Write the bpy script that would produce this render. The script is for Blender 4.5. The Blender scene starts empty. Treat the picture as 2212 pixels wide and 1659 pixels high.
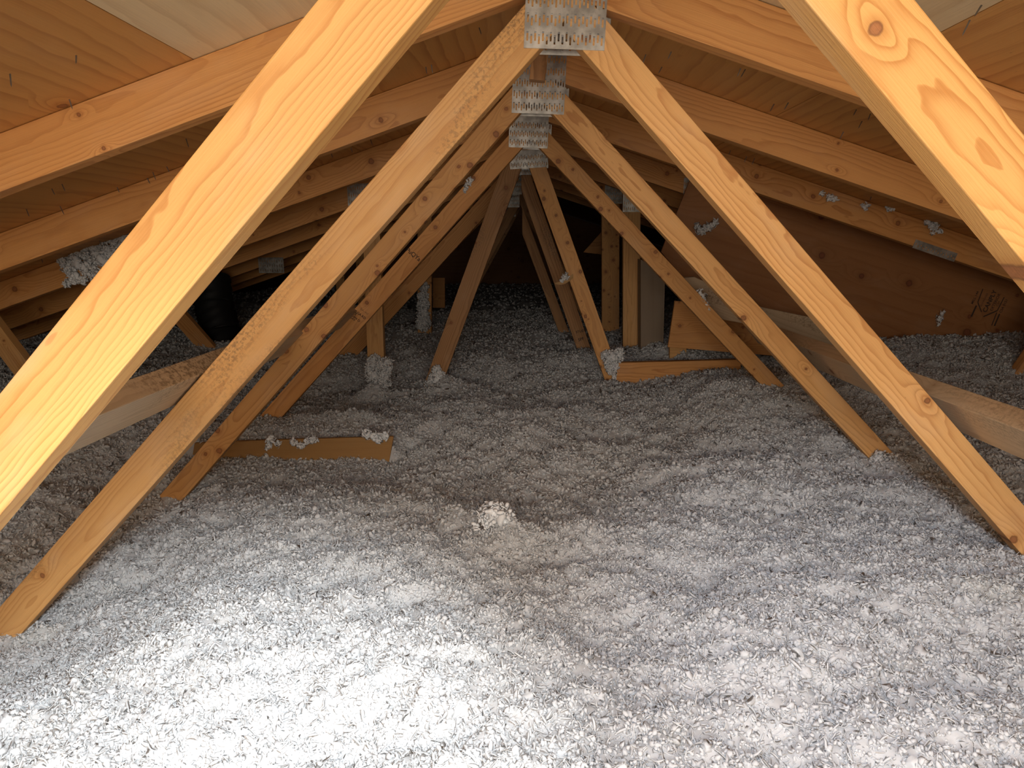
import bpy, bmesh, math, random
import numpy as np
from mathutils import Vector, Matrix
random.seed(7); rng = np.random.default_rng(7)
SC = bpy.context.scene
COL = SC.collection

# ------------------------------------------------------------------ camera
PITCH, YAW, ROLL, FPX = .2012, -.0225, -.0051, 1500.0
F = Vector((math.sin(YAW)*math.cos(PITCH), math.cos(YAW)*math.cos(PITCH), -math.sin(PITCH)))
R0 = Vector((math.cos(YAW), -math.sin(YAW), 0)); U0 = R0.cross(F)
R = R0*math.cos(ROLL)+U0*math.sin(ROLL); U = -R0*math.sin(ROLL)+U0*math.cos(ROLL)
cam_d = bpy.data.cameras.new('camera'); cam = bpy.data.objects.new('camera', cam_d); COL.objects.link(cam)
cam.matrix_world = Matrix(((R.x, U.x, -F.x, 0), (R.y, U.y, -F.y, 0), (R.z, U.z, -F.z, 0), (0, 0, 0, 1)))
cam_d.sensor_width = 36; cam_d.lens = 36*FPX/2212; cam_d.clip_start = .02
SC.camera = cam

# ------------------------------------------------------------------ view, world, lights
SC.view_settings.view_transform = 'Standard'; SC.view_settings.look = 'None'
SC.view_settings.exposure = 0; SC.view_settings.gamma = 1; SC.view_settings.use_curve_mapping = False
w = bpy.data.worlds.new('world'); SC.world = w; w.use_nodes = True
w.node_tree.nodes['Background'].inputs[0].default_value = (.75, .85, 1, 1)
w.node_tree.nodes['Background'].inputs[1].default_value = .008
SC.cycles.max_bounces = 4; SC.cycles.diffuse_bounces = 4; SC.cycles.transmission_bounces = 2; SC.cycles.adaptive_threshold = .06; SC.cycles.use_light_tree = False

def light(name, kind, loc, target, energy, color, **k):
    d = bpy.data.lights.new(name, kind); o = bpy.data.objects.new(name, d); COL.objects.link(o)
    o.location = loc; o.rotation_euler = (Vector(target)-Vector(loc)).to_track_quat('-Z', 'Y').to_euler()
    d.energy = energy; d.color = color
    for a, b in k.items(): setattr(d, a, b)
    return o
# daylight through the access opening behind the camera, and the sky light falling down onto the near insulation, then an added fill
light('opening_daylight', 'AREA', (-.05, -.85, .02), (0, 2.2, -.12), 27, (1, .88, .74), shape='RECTANGLE', size=1.5, size_y=.5)
light('opening_skylight', 'SPOT', (.22, -.1, .42), (-.43, .72, -.66), 250, (.86, .94, 1), spot_size=math.radians(48), spot_blend=1, shadow_soft_size=.1)
light('opening_skylight_side', 'SPOT', (-.15, -.15, .42), (.50, 1.02, -.62), 75, (.74, .84, 1), spot_size=math.radians(40), spot_blend=1, shadow_soft_size=.08)
light('added_fill_spot', 'SPOT', (0, -.35, .42), (.1, .9, -.66), 34, (.76, .86, 1), spot_size=math.radians(82), spot_blend=1, shadow_soft_size=.2)  # added wide spot to soften the brightness gradient mid-floor, no source of its own

# ------------------------------------------------------------------ helpers
D1, SP = 1.257, .61
def TY(n): return D1+SP*(n-1)
def W(px, py, Y):
    d = F*FPX+R*(px-1106)+U*(829.5-py)
    return d*(Y/d.y)
def W2(px, py, Y):
    p = W(px, py, Y); return (p.x, p.z)

def put(name, me, mat, parent=None, M=None):
    me.name = name
    o = bpy.data.objects.new(name, me); COL.objects.link(o)
    if mat and not me.materials: me.materials.append(mat)
    M = M or Matrix.Identity(4)
    if parent is not None:
        o.parent = parent
        M = Matrix.Translation(parent_world(parent)).inverted() @ M
    o.matrix_basis = M
    return o
def parent_world(p):
    v = Vector((0, 0, 0))
    while p is not None: v += p.location; p = p.parent
    return v
def tag(o, label=None, cat=None, group=None, kind=None):
    if label: o['label'] = label
    if cat: o['category'] = cat
    if group: o['group'] = group
    if kind: o['kind'] = kind
    return o
def empty(name, loc, label=None, cat=None, group=None, kind=None):
    o = bpy.data.objects.new(name, None); COL.objects.link(o); o.location = loc; o.empty_display_size = .1
    return tag(o, label, cat, group, kind)
def mesh(vs, fs, smooth=False):
    me = bpy.data.meshes.new('m'); me.from_pydata([tuple(v) for v in vs], [], fs); me.update()
    if smooth: me.polygons.foreach_set('use_smooth', [True]*len(me.polygons))
    return me
def bevel(o, wd=.0015, seg=2):
    m = o.modifiers.new('edge', 'BEVEL'); m.width = wd; m.segments = seg; m.limit_method = 'ANGLE'
    return o

def clip(poly, a, b, c):           # keep a*x+b*z<=c
    out = []
    for i in range(len(poly)):
        p, q = poly[i], poly[(i+1) % len(poly)]
        dp, dq = a*p[0]+b*p[1]-c, a*q[0]+b*q[1]-c
        if dp <= 0: out.append(p)
        if dp*dq < 0:
            t = dp/(dp-dq); out.append((p[0]+t*(q[0]-p[0]), p[1]+t*(q[1]-p[1])))
    return out
def slab(name, poly, Y, t, mat, parent, ang=0, bw=.0015):
    """a flat board in a plane of constant depth: outline (x,z), front face at Y, thickness t, grain along ang"""
    cx = sum(p[0] for p in poly)/len(poly); cz = sum(p[1] for p in poly)/len(poly)
    ca, sa = math.cos(ang), math.sin(ang)
    X = Vector((ca, 0, sa)); Yv = Vector((-sa, 0, ca)); Z = X.cross(Yv)   # Z = -world y : the front
    loc = []
    for x, z in poly:
        dx, dz = x-cx, z-cz; loc.append((dx*ca+dz*sa, -dx*sa+dz*ca))
    if sum(loc[i][0]*loc[(i+1) % len(loc)][1]-loc[(i+1) % len(loc)][0]*loc[i][1] for i in range(len(loc))) < 0: loc.reverse()
    n = len(loc)
    vs = [(a, b, t/2) for a, b in loc]+[(a, b, -t/2) for a, b in loc]
    fs = [tuple(range(n)), tuple(range(2*n-1, n-1, -1))]+[(i, n+i, n+(i+1) % n, (i+1) % n) for i in range(n)]
    M = Matrix(((X.x, Yv.x, Z.x, cx), (X.y, Yv.y, Z.y, Y+t/2), (X.z, Yv.z, Z.z, cz), (0, 0, 0, 1)))
    return bevel(put(name, mesh(vs, fs), mat, parent, M), bw)
def strip(a0, a1, b0, b1, ext0=0, ext1=0, width=None):
    """rectangle from two measured edge lines (each two (x,z) points, same direction)"""
    a0, a1, b0, b1 = map(Vector, (a0, a1, b0, b1))
    d = ((a1-a0).normalized()+(b1-b0).normalized()).normalized(); nrm = Vector((-d.y, d.x))
    oa = ((a0-b0).dot(nrm)+(a1-b1).dot(nrm))/2
    if width: wd = width*(1 if oa > 0 else -1)
    else: wd = oa
    mid = (a0+a1+b0+b1)/4
    s = [(p-mid).dot(d) for p in (a0, a1, b0, b1)]
    s0, s1 = min(s)-ext0, max(s)+ext1
    return [tuple(mid+d*s0+nrm*wd/2), tuple(mid+d*s1+nrm*wd/2), tuple(mid+d*s1-nrm*wd/2), tuple(mid+d*s0-nrm*wd/2)], math.atan2(d.y, d.x), abs(wd)
def bar(name, p0, p1, nrm, wd, t, mat, parent=None, bw=.0015):
    """free board: centre line p0-p1, thickness t along nrm, width wd across"""
    p0, p1, nrm = Vector(p0), Vector(p1), Vector(nrm)
    X = (p1-p0).normalized(); Z = (nrm-X*nrm.dot(X)).normalized(); Yv = Z.cross(X); L = (p1-p0).length; c = (p0+p1)/2
    vs = [(sx*L/2, sy*wd/2, sz*t/2) for sx in (-1, 1) for sy in (-1, 1) for sz in (-1, 1)]
    fs = [(0, 1, 3, 2), (4, 6, 7, 5), (0, 4, 5, 1), (2, 3, 7, 6), (0, 2, 6, 4), (1, 5, 7, 3)]
    M = Matrix(((X.x, Yv.x, Z.x, c.x), (X.y, Yv.y, Z.y, c.y), (X.z, Yv.z, Z.z, c.z), (0, 0, 0, 1)))
    return bevel(put(name, mesh(vs, fs), mat, parent, M), bw)

# ------------------------------------------------------------------ materials
class NT:
    def __init__(s, name):
        s.m = bpy.data.materials.new(name); s.m.use_nodes = True; s.t = s.m.node_tree; s.t.nodes.clear()
        s.out = s.n('ShaderNodeOutputMaterial')
    def n(s, typ, **k):
        nd = s.t.nodes.new(typ)
        for a, b in k.items(): setattr(nd, a, b)
        return nd
    def put(s, sock, v):
        if isinstance(v, bpy.types.NodeSocket): s.t.links.new(v, sock)
        elif v is not None: sock.default_value = v
    def math(s, op, a, b=None, c=None, clamp=False):
        nd = s.n('ShaderNodeMath', operation=op, use_clamp=clamp)
        for i, v in enumerate((a, b, c)):
            if v is not None: s.put(nd.inputs[i], v)
        return nd.outputs[0]
    def vmath(s, op, a, b=None, out=0):
        nd = s.n('ShaderNodeVectorMath', operation=op); s.put(nd.inputs[0], a)
        if b is not None:
            if op == 'SCALE': s.put(nd.inputs[3], b)
            else: s.put(nd.inputs[1], b)
        return nd.outputs[out]
    def noise(s, vec, scale, detail=2, rough=.5, dim='3D', out=0):
        nd = s.n('ShaderNodeTexNoise', noise_dimensions=dim); s.put(nd.inputs['Vector'], vec)
        nd.inputs['Scale'].default_value = scale; nd.inputs['Detail'].default_value = detail; nd.inputs['Roughness'].default_value = rough
        return nd.outputs[out]
    def ramp(s, f, a, b, smooth=True):
        nd = s.n('ShaderNodeMapRange', interpolation_type='SMOOTHSTEP' if smooth else 'LINEAR')
        s.put(nd.inputs[0], f); nd.inputs[1].default_value = a; nd.inputs[2].default_value = b
        return nd.outputs[0]
    def mix(s, f, a, b, mode='MIX'):
        nd = s.n('ShaderNodeMix', data_type='RGBA', blend_type=mode); s.put(nd.inputs[0], f)
        s.put(nd.inputs[6], a if isinstance(a, bpy.types.NodeSocket) else (*a, 1)); s.put(nd.inputs[7], b if isinstance(b, bpy.types.NodeSocket) else (*b, 1))
        return nd.outputs[2]

def wood(name, light, dark, knot=(.16, .06, .025), freq=150, ring=.55, knots=.55, warp=1.0, stain=.3, pale=(.8, .66, .5),
         cell=(3.6, 15), pith=.035, rough=.55, dirt=0.0, ksize=.008, satur=0):
    s = NT(name)
    tc = s.n('ShaderNodeTexCoord').outputs['Object']
    rnd = s.n('ShaderNodeObjectInfo').outputs['Random']
    off = s.n('ShaderNodeCombineXYZ'); s.put(off.inputs[0], s.math('MULTIPLY', rnd, 37.0)); s.put(off.inputs[1], s.math('MULTIPLY', rnd, 3.1)); s.put(off.inputs[2], s.math('MULTIPLY', rnd, 5.7))
    p = s.vmath('ADD', tc, s.vmath('MULTIPLY', off.outputs[0], (1, 0, 0)))
    # knots
    q = s.vmath('MULTIPLY', s.vmath('ADD', tc, s.vmath('MULTIPLY', off.outputs[0], (1, 1, 0))), (cell[0], cell[1], 0))
    vo = s.n('ShaderNodeTexVoronoi', voronoi_dimensions='2D', feature='F1'); s.put(vo.inputs['Vector'], q); vo.inputs['Scale'].default_value = 1
    dl = s.vmath('MULTIPLY', s.vmath('SUBTRACT', q, vo.outputs['Position']), (1/cell[0], 1/cell[1], 0))
    wob = s.math('MULTIPLY', s.math('SUBTRACT', s.noise(tc, 90, 2), .5), .006)
    d = s.math('ADD', s.vmath('LENGTH', dl, out=1), wob)
    dx = s.vmath('LENGTH', s.vmath('MULTIPLY', dl, (.42, 1, 0)), out=1)
    sep = s.n('ShaderNodeSeparateColor'); s.put(sep.inputs[0], vo.outputs['Color'])
    has = s.math('LESS_THAN', sep.outputs[0], knots)
    size = s.math('MULTIPLY_ADD', sep.outputs[1], 1.0, .45)
    dn = s.math('DIVIDE', d, size); dnx = s.math('DIVIDE', dx, size)
    bump_k = s.math('MULTIPLY', s.math('EXPONENT', s.math('MULTIPLY', s.math('POWER', s.math('DIVIDE', dnx, ksize*2.1), 2.0), -1.0)), has)
    # rings
    lo = s.noise(s.vmath('MULTIPLY', p, (1.6, 9, 9)), 1, 3, .45, out=1)
    lo = s.vmath('SCALE', s.vmath('SUBTRACT', lo, (.5, .5, .5)), .028*warp)
    hi = s.noise(s.vmath('MULTIPLY', p, (14, 40, 40)), 1, 2, .5, out=1)
    hi = s.vmath('SCALE', s.vmath('SUBTRACT', hi, (.5, .5, .5)), .004*warp)
    pc = s.n('ShaderNodeCombineXYZ'); pc.inputs[0].default_value = 0
    s.put(pc.inputs[1], s.math('MULTIPLY_ADD', s.math('FRACT', s.math('MULTIPLY', rnd, 13.7)), .09, -.045))
    s.put(pc.inputs[2], s.math('MULTIPLY_ADD', s.math('FRACT', s.math('MULTIPLY', rnd, 7.3)), -.05, -pith*.4))
    v = s.vmath('ADD', s.vmath('ADD', s.vmath('SUBTRACT', tc, pc.outputs[0]), lo), hi)
    r = s.vmath('LENGTH', s.vmath('MULTIPLY', v, (.02, 1, 1)), out=1)
    f = s.math('ADD', s.math('MULTIPLY', r, freq), s.math('MULTIPLY', bump_k, 2.6))
    fr = s.math('FRACT', f)
    line = s.math('MULTIPLY', s.math('POWER', fr, 3.2), s.math('SUBTRACT', 1.0, s.math('POWER', fr, 26.0)))
    amt = s.ramp(s.noise(s.vmath('MULTIPLY', p, (1.2, 14, 14)), 1, 2), .3, .7)
    line = s.math('MULTIPLY', line, s.math('MULTIPLY_ADD', amt, ring*1.0, ring*.75))
    col = s.mix(line, light, dark)
    # per-board tone, fibre and stains
    tone = s.math('MULTIPLY_ADD', s.math('FRACT', s.math('MULTIPLY', rnd, 91.3)), .2, .9)
    fib = s.noise(s.vmath('MULTIPLY', p, (9, 520, 520)), 1, 2, .6)
    g = s.n('ShaderNodeCombineColor')
    gv = s.math('MULTIPLY', tone, s.math('MULTIPLY_ADD', fib, .2, .9))
    for i in range(3): s.put(g.inputs[i], gv)
    col = s.mix(1.0, col, g.outputs[0], 'MULTIPLY')
    st = s.ramp(s.noise(s.vmath('MULTIPLY', p, (4, 11, 11)), 1, 3, .6), .48, .72)
    col = s.mix(s.math('MULTIPLY', st, stain), col, pale)
    rd = s.ramp(s.noise(s.vmath('MULTIPLY', p, (2.2, 16, 16)), 1.3, 3), .55, .8)
    col = s.mix(s.math('MULTIPLY', rd, .35), col, dark)
    # dark specks and small checks along the grain
    sp = s.ramp(s.noise(s.vmath('MULTIPLY', p, (40, 260, 260)), 1, 2, .7), .71, .80)
    spm = s.ramp(s.noise(s.vmath('MULTIPLY', p, (3, 12, 12)), 1, 2), .5, .68)
    col = s.mix(s.math('MULTIPLY', s.math('MULTIPLY', sp, spm), .6), col, knot)
    if dirt:
        dm = s.math('MULTIPLY', s.ramp(s.noise(p, 150, 3, .7), .45, .62), s.ramp(s.noise(s.vmath('MULTIPLY', p, (2.5, 9, 9)), 1, 3), .5, .66))
        col = s.mix(s.math('MULTIPLY', dm, dirt), col, (.13, .085, .05))
    kc = s.math('MULTIPLY', s.math('SUBTRACT', 1.0, s.ramp(dn, ksize*.55, ksize*.85)), has)
    rim = s.math('MULTIPLY', s.math('SUBTRACT', 1.0, s.ramp(s.math('ABSOLUTE', s.math('SUBTRACT', dn, ksize*.72)), 0, ksize*.3)), has)
    halo = s.math('MULTIPLY', s.math('SUBTRACT', 1.0, s.ramp(dn, ksize*.6, ksize*2.6)), has)
    kin = s.mix(s.noise(tc, 260, 2), tuple(c*2.6 for c in knot), tuple(c*1.1 for c in knot))
    col = s.mix(s.math('MULTIPLY', halo, .42), col, dark)
    col = s.mix(s.math('MULTIPLY', kc, .8), col, kin)
    col = s.mix(s.math('MULTIPLY', rim, .65), col, knot)
    bs = s.n('ShaderNodeBsdfPrincipled'); s.put(bs.inputs['Base Color'], col); bs.inputs['Roughness'].default_value = rough
    bs.inputs['Specular IOR Level'].default_value = .28
    bu = s.n('ShaderNodeBump'); bu.inputs['Strength'].default_value = .35; bu.inputs['Distance'].default_value = .0012
    s.put(bu.inputs['Height'], fib)
    s.put(bs.inputs['Normal'], bu.outputs[0]); s.put(s.out.inputs[0], bs.outputs[0])
    return s.m

WEB = wood('honey_softwood', (.76, .425, .16), (.44, .155, .035), ring=.48, freq=185, warp=1.5, stain=.12)
WEBN = wood('near_softwood', (.66, .37, .125), (.43, .165, .035), ring=.6, freq=175, warp=2.0, stain=.3, pale=(.66, .48, .3), ksize=.009, knots=.4)
WEBD = wood('mould_specked_softwood', (.75, .415, .155), (.44, .165, .035), ring=.4, dirt=.75, freq=260, stain=.15)
CHORD = wood('orange_softwood', (.66, .32, .105), (.38, .13, .03), ring=.5, warp=1.5, stain=.08, knots=.45, freq=150)
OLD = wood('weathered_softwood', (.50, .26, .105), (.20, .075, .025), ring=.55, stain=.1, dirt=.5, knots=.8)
KNOTTY = wood('knotty_softwood', (.68, .35, .12), (.36, .13, .03), ring=.4, knots=.95, cell=(8, 22), stain=.1, ksize=.007)
PALE = wood('pale_softwood', (.62, .47, .30), (.36, .22, .12), ring=.3, stain=.25, pale=(.5, .38, .27), dirt=.35, knots=.3)
BARK = wood('pale_brace_with_bark', (.60, .46, .30), (.3, .19, .11), ring=.3, stain=.45, pale=(.46, .34, .24), dirt=.7, knots=.3)
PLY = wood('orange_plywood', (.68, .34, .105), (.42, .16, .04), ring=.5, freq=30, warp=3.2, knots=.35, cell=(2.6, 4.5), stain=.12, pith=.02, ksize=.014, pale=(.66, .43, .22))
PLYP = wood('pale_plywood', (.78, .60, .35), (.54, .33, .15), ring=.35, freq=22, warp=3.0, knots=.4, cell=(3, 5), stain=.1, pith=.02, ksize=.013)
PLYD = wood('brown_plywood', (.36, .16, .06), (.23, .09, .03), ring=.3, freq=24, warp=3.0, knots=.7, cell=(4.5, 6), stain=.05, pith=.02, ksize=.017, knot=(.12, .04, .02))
PLYT = wood('tan_hardboard', (.34, .18, .06), (.28, .13, .04), ring=.2, freq=60, warp=1.0, knots=0, stain=.12, pale=(.5, .33, .17))
PLYG = wood('grey_plywood', (.34, .25, .17), (.22, .15, .1), ring=.25, freq=40, knots=.1, stain=.3, pale=(.34, .28, .22))

def metal():
    s = NT('galvanised_steel'); tc = s.n('ShaderNodeTexCoord').outputs['Object']
    n1 = s.noise(tc, 35, 4, .6); n2 = s.noise(tc, 140, 3, .7)
    col = s.mix(s.ramp(n1, .35, .7), (.34, .32, .29), (.62, .59, .54)); col = s.mix(s.math('MULTIPLY', s.ramp(n2, .55, .75), .3), col, (.2, .19, .18))
    b = s.n('ShaderNodeBsdfPrincipled'); s.put(b.inputs['Base Color'], col); b.inputs['Metallic'].default_value = .8
    s.put(b.inputs['Roughness'], s.math('MULTIPLY_ADD', n2, .25, .34)); s.put(s.out.inputs[0], b.outputs[0]); return s.m
STEEL = metal()
def plain(name, c, rough=.7, met=0):
    s = NT(name); tc = s.n('ShaderNodeTexCoord').outputs['Object']
    col = s.mix(s.noise(tc, 60, 3), tuple(x*.8 for x in c), tuple(min(1, x*1.15) for x in c))
    b = s.n('ShaderNodeBsdfPrincipled'); s.put(b.inputs['Base Color'], col); b.inputs['Roughness'].default_value = rough; b.inputs['Metallic'].default_value = met
    s.put(s.out.inputs[0], b.outputs[0]); return s.m
INK = plain('stamp_ink', (.05, .03, .02)); NAIL = plain('nail_steel', (.3, .28, .26), .4, .8); DUCT = plain('black_duct_plastic', (.01, .01, .011), .6)
SPLINT = plain('fresh_splinter_wood', (.62, .38, .17)); BOARDF = plain('drywall', (.5, .48, .45))
def wool(name='white_loose_fibreglass', tr=.42):
    s = NT(name); tc = s.n('ShaderNodeTexCoord').outputs['Object']
    col = s.mix(s.ramp(s.noise(tc, 55, 3, .6), .35, .7), (.86, .86, .86), (.95, .95, .945))
    col = s.mix(s.math('MULTIPLY', s.ramp(s.noise(tc, 7, 2), .6, .75), .25), col, (.92, .90, .82))
    a = s.n('ShaderNodeBsdfDiffuse'); s.put(a.inputs[0], col)
    b = s.n('ShaderNodeBsdfTranslucent'); s.put(b.inputs[0], col)
    m = s.n('ShaderNodeMixShader'); m.inputs[0].default_value = tr; s.put(m.inputs[1], a.outputs[0]); s.put(m.inputs[2], b.outputs[0])
    s.put(s.out.inputs[0], m.outputs[0]); return s.m
WOOL = wool(); TUFT = wool('white_fibreglass_tuft', .12)

# ------------------------------------------------------------------ setting: roof deck, floor, far wall
AX, ZR, SL = .03, .5065, .3305           # ridge x, underside height of the deck at the ridge, slope
def roofz(x): return ZR-SL*abs(x-AX)
ceil = empty('ceiling', (AX, 3, ZR), kind='structure')
CS = 1/math.sqrt(1+SL*SL)
def panel(side, s0, s1, y0, y1, mat, lab):
    """plywood sheet on one slope between slope distances s0..s1 from the ridge"""
    t = .0125; g = .0015
    ca, sa = CS, -SL*CS*1.0
    dirv = Vector((side*ca, 0, sa)); up = Vector((-side*sa, 0, ca)) if side > 0 else Vector((sa, 0, ca))
    c = Vector((AX, 0, ZR))+dirv*((s0+s1)/2)+up*(t/2+.0003)+Vector((0, (y0+y1)/2, 0))
    X = Vector((0, 1, 0)); Z = -up; Yv = Z.cross(X)
    L, wd = y1-y0-g, s1-s0-g
    vs = [(sx*L/2, sy*wd/2, sz*t/2) for sx in (-1, 1) for sy in (-1, 1) for sz in (-1, 1)]
    fs = [(0, 1, 3, 2), (4, 6, 7, 5), (0, 4, 5, 1), (2, 3, 7, 6), (0, 2, 6, 4), (1, 5, 7, 3)]
    M = Matrix(((X.x, Yv.x, Z.x, c.x), (X.y, Yv.y, Z.y, c.y), (X.z, Yv.z, Z.z, c.z), (0, 0, 0, 1)))
    o = put('plywood_panel', mesh(vs, fs), mat, ceil, M)
    if lab: o['label'] = lab
    return o
def slope_at(px, py, side):
    d = F*FPX+R*(px-1106)+U*(829.5-py)
    # z = ZR - SL*side*(x-AX)
    k = (ZR+SL*side*AX)/(d.z+SL*side*d.x); p = d*k
    return (side*(p.x-AX))/CS, p.y, p
sL = (slope_at(205, 0, -1)[0]+slope_at(417, 137, -1)[0])/2
sR = (slope_at(2178, 0, 1)[0]+slope_at(2030, 67, 1)[0])/2
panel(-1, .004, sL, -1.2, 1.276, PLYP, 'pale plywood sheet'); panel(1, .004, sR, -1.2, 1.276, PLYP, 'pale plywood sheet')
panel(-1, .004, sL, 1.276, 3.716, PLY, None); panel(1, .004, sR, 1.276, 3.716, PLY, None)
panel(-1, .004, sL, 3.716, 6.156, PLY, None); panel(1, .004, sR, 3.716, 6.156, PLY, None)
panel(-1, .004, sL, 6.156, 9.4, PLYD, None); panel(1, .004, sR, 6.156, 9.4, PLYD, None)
PN = {}
for sd, s0 in ((-1, sL), (1, sR)):
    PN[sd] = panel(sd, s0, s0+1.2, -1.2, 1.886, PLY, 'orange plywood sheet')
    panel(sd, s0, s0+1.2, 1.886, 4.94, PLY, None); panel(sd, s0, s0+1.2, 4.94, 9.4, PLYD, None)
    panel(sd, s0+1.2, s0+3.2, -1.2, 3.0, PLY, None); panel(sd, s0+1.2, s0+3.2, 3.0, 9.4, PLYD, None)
fl = put('floor', mesh([(-4.6, -1.2, -.96), (4.6, -1.2, -.96), (4.6, 9.4, -.96), (-4.6, 9.4, -.96), (-4.6, -1.2, -.975), (4.6, -1.2, -.975), (4.6, 9.4, -.975), (-4.6, 9.4, -.975)],
     [(0, 1, 2, 3), (7, 6, 5, 4), (0, 4, 5, 1), (1, 5, 6, 2), (2, 6, 7, 3), (3, 7, 4, 0)]), BOARDF); tag(fl, kind='structure')
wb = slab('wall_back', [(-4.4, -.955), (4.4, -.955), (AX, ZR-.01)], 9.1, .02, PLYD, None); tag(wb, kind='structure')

# protruding roofing nails, each a sub-part of the panel it comes through
def nail(px, py, side, L=.02, tilt=0):
    s_, y_, p = slope_at(px, py, side)
    best = None
    for o in ceil.children:
        q = (o.matrix_basis.inverted() @ (p-Vector(ceil.location)))
        bb = [max(abs(v.co[i]) for v in o.data.vertices) for i in (0, 1)]
        if abs(q.x) <= bb[0]+.003 and abs(q.y) <= bb[1]+.003 and q.z < .03 and q.z > -.03: best = o
    if best is None: return
    bm = bmesh.new()
    bmesh.ops.create_cone(bm, cap_ends=True, segments=6, radius1=.0013, radius2=.0011, depth=L, matrix=Matrix.Translation((0, 0, L/2)))
    bmesh.ops.create_cone(bm, cap_ends=True, segments=6, radius1=.0011, radius2=.0001, depth=.004, matrix=Matrix.Translation((0, 0, L+.002)))
    me = bpy.data.meshes.new('n'); bm.to_mesh(me); bm.free()
    q = best.matrix_basis.inverted() @ (p-Vector(ceil.location)); q.z = .006
    o = bpy.data.objects.new('nail', me); COL.objects.link(o); me.materials.append(NAIL); o.parent = best
    o.matrix_basis = Matrix.Translation(q) @ Matrix.Rotation(tilt, 4, 'X') @ Matrix.Rotation(random.uniform(-.3, .3), 4, 'Y')
# nails are placed after the trusses (see below)

# ------------------------------------------------------------------ trusses
def gusset(name, parent, x0, x1, z0, z1, Y, t=.001, cols=20, rows=None, back=False, tilt=0, lip=True, rowp=.0285, slot=(.0031, .0135), lab=None):
    """toothed connector plate: steel sheet with staggered punched slots, real holes"""
    wd, ht = x1-x0, z1-z0; cw = wd/(cols+.6); vs = []; fs = []
    def quad(a, b, c, d, y=0.0):
        i = len(vs); vs.extend([(a, y, b), (c, y, b), (c, y, d), (a, y, d)]); fs.append((i, i+1, i+2, i+3))
    sy = -1 if not back else 1
    nrow = rows or max(1, int((ht-.006)/rowp))
    m = cw*.3
    quad(-wd/2, -ht/2, -wd/2+m, ht/2); quad(wd/2-m, -ht/2, wd/2, ht/2)
    for c in range(cols):
        xa = -wd/2+m+c*cw; xb = xa+cw; xh0 = (xa+xb)/2-slot[0]/2; xh1 = xh0+slot[0]
        quad(xa, -ht/2, xh0, ht/2); quad(xh1, -ht/2, xb, ht/2)
        z = -ht/2
        for r_ in range(nrow):
            za = -ht/2+.007+r_*rowp+(.0048 if c % 2 == 0 else 0)+random.uniform(-.0004, .0004); zb = za+slot[1]
            if zb > ht/2-.002: break
            quad(xh0, z, xh1, za); z = zb
            # slot walls and the bright curled lip at its top
            i = len(vs); dd = .0016
            vs.extend([(xh0, 0, za), (xh0, 0, zb), (xh0, dd, zb), (xh0, dd, za), (xh1, 0, za), (xh1, 0, zb), (xh1, dd, zb), (xh1, dd, za)])
            fs.extend([(i, i+3, i+2, i+1), (i+4, i+5, i+6, i+7), (i, i+4, i+7, i+3)])
            if lip:
                i = len(vs); k = .0006
                vs.extend([(xh0-k/2, 0, zb+.0012), (xh1+k/2, 0, zb+.0012), (xh1, -.0011, zb+.0002), (xh0, -.0011, zb+.0002), (xh1, .0004, zb-.0014), (xh0, .0004, zb-.0014)])
                fs.extend([(i, i+3, i+2, i+1), (i+3, i+5, i+4, i+2)])
        quad(xh0, z, xh1, ht/2)
    # folded edge thickness
    i = len(vs)
    for (a, b) in ((-wd/2, -ht/2), (wd/2, -ht/2), (wd/2, ht/2), (-wd/2, ht/2)): vs.extend([(a, 0, b), (a, .0015, b)])
    for k in range(4): a = i+2*k; b = i+2*((k+1) % 4); fs.append((a, a+1, b+1, b))
    M = Matrix.Translation(((x0+x1)/2, Y-.0016 if not back else Y+.0016, (z0+z1)/2)) @ Matrix.Rotation(tilt, 4, 'Y')
    if back: M = M @ Matrix.Rotation(math.pi, 4, 'Z')
    o = put(name, mesh(vs, fs), STEEL, parent, M)
    if lab: o['label'] = lab
    return o

CW = .089*1.054
def half(px_a0, px_a1, px_b0, px_b1, Y, **k):
    return strip(W2(*px_a0, Y), W2(*px_a1, Y), W2(*px_b0, Y), W2(*px_b1, Y), **k)
def chord(parent, n, side, mat, xmax=3.2, dz=0, w=.089, ax=AX, Y=None, t=.038):
    Y = TY(n) if Y is None else Y
    # top edge follows the deck
    z0 = roofz(ax)+dz-.0008; sl = SL; v = w*math.sqrt(1+sl*sl)
    poly = [(ax, z0), (ax+side*xmax, z0-sl*xmax), (ax+side*xmax, z0-sl*xmax-v), (ax, z0-v)]
    return slab('top_chord', poly, Y, t, mat, parent, math.atan2(-sl, side))
def web(parent, n, side, strip_res, mat, ax=AX, Y=None, t=.038, name='web', below=True, lab=None):
    poly, ang, wd = strip_res; Y = TY(n) if Y is None else Y
    if below:
        poly = clip(poly, -side, 0, -side*ax)      # stay on its side of the apex
        # stay under the chord: z <= ZR - SL*side*(x-AX) - v
        v = .089*math.sqrt(1+SL*SL)+.0005
        poly = clip(poly, SL*side, 1, ZR+SL*side*AX-v)
    o = slab(name, poly, Y, t, mat, parent, ang)
    if lab: o['label'] = lab
    return o

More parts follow.
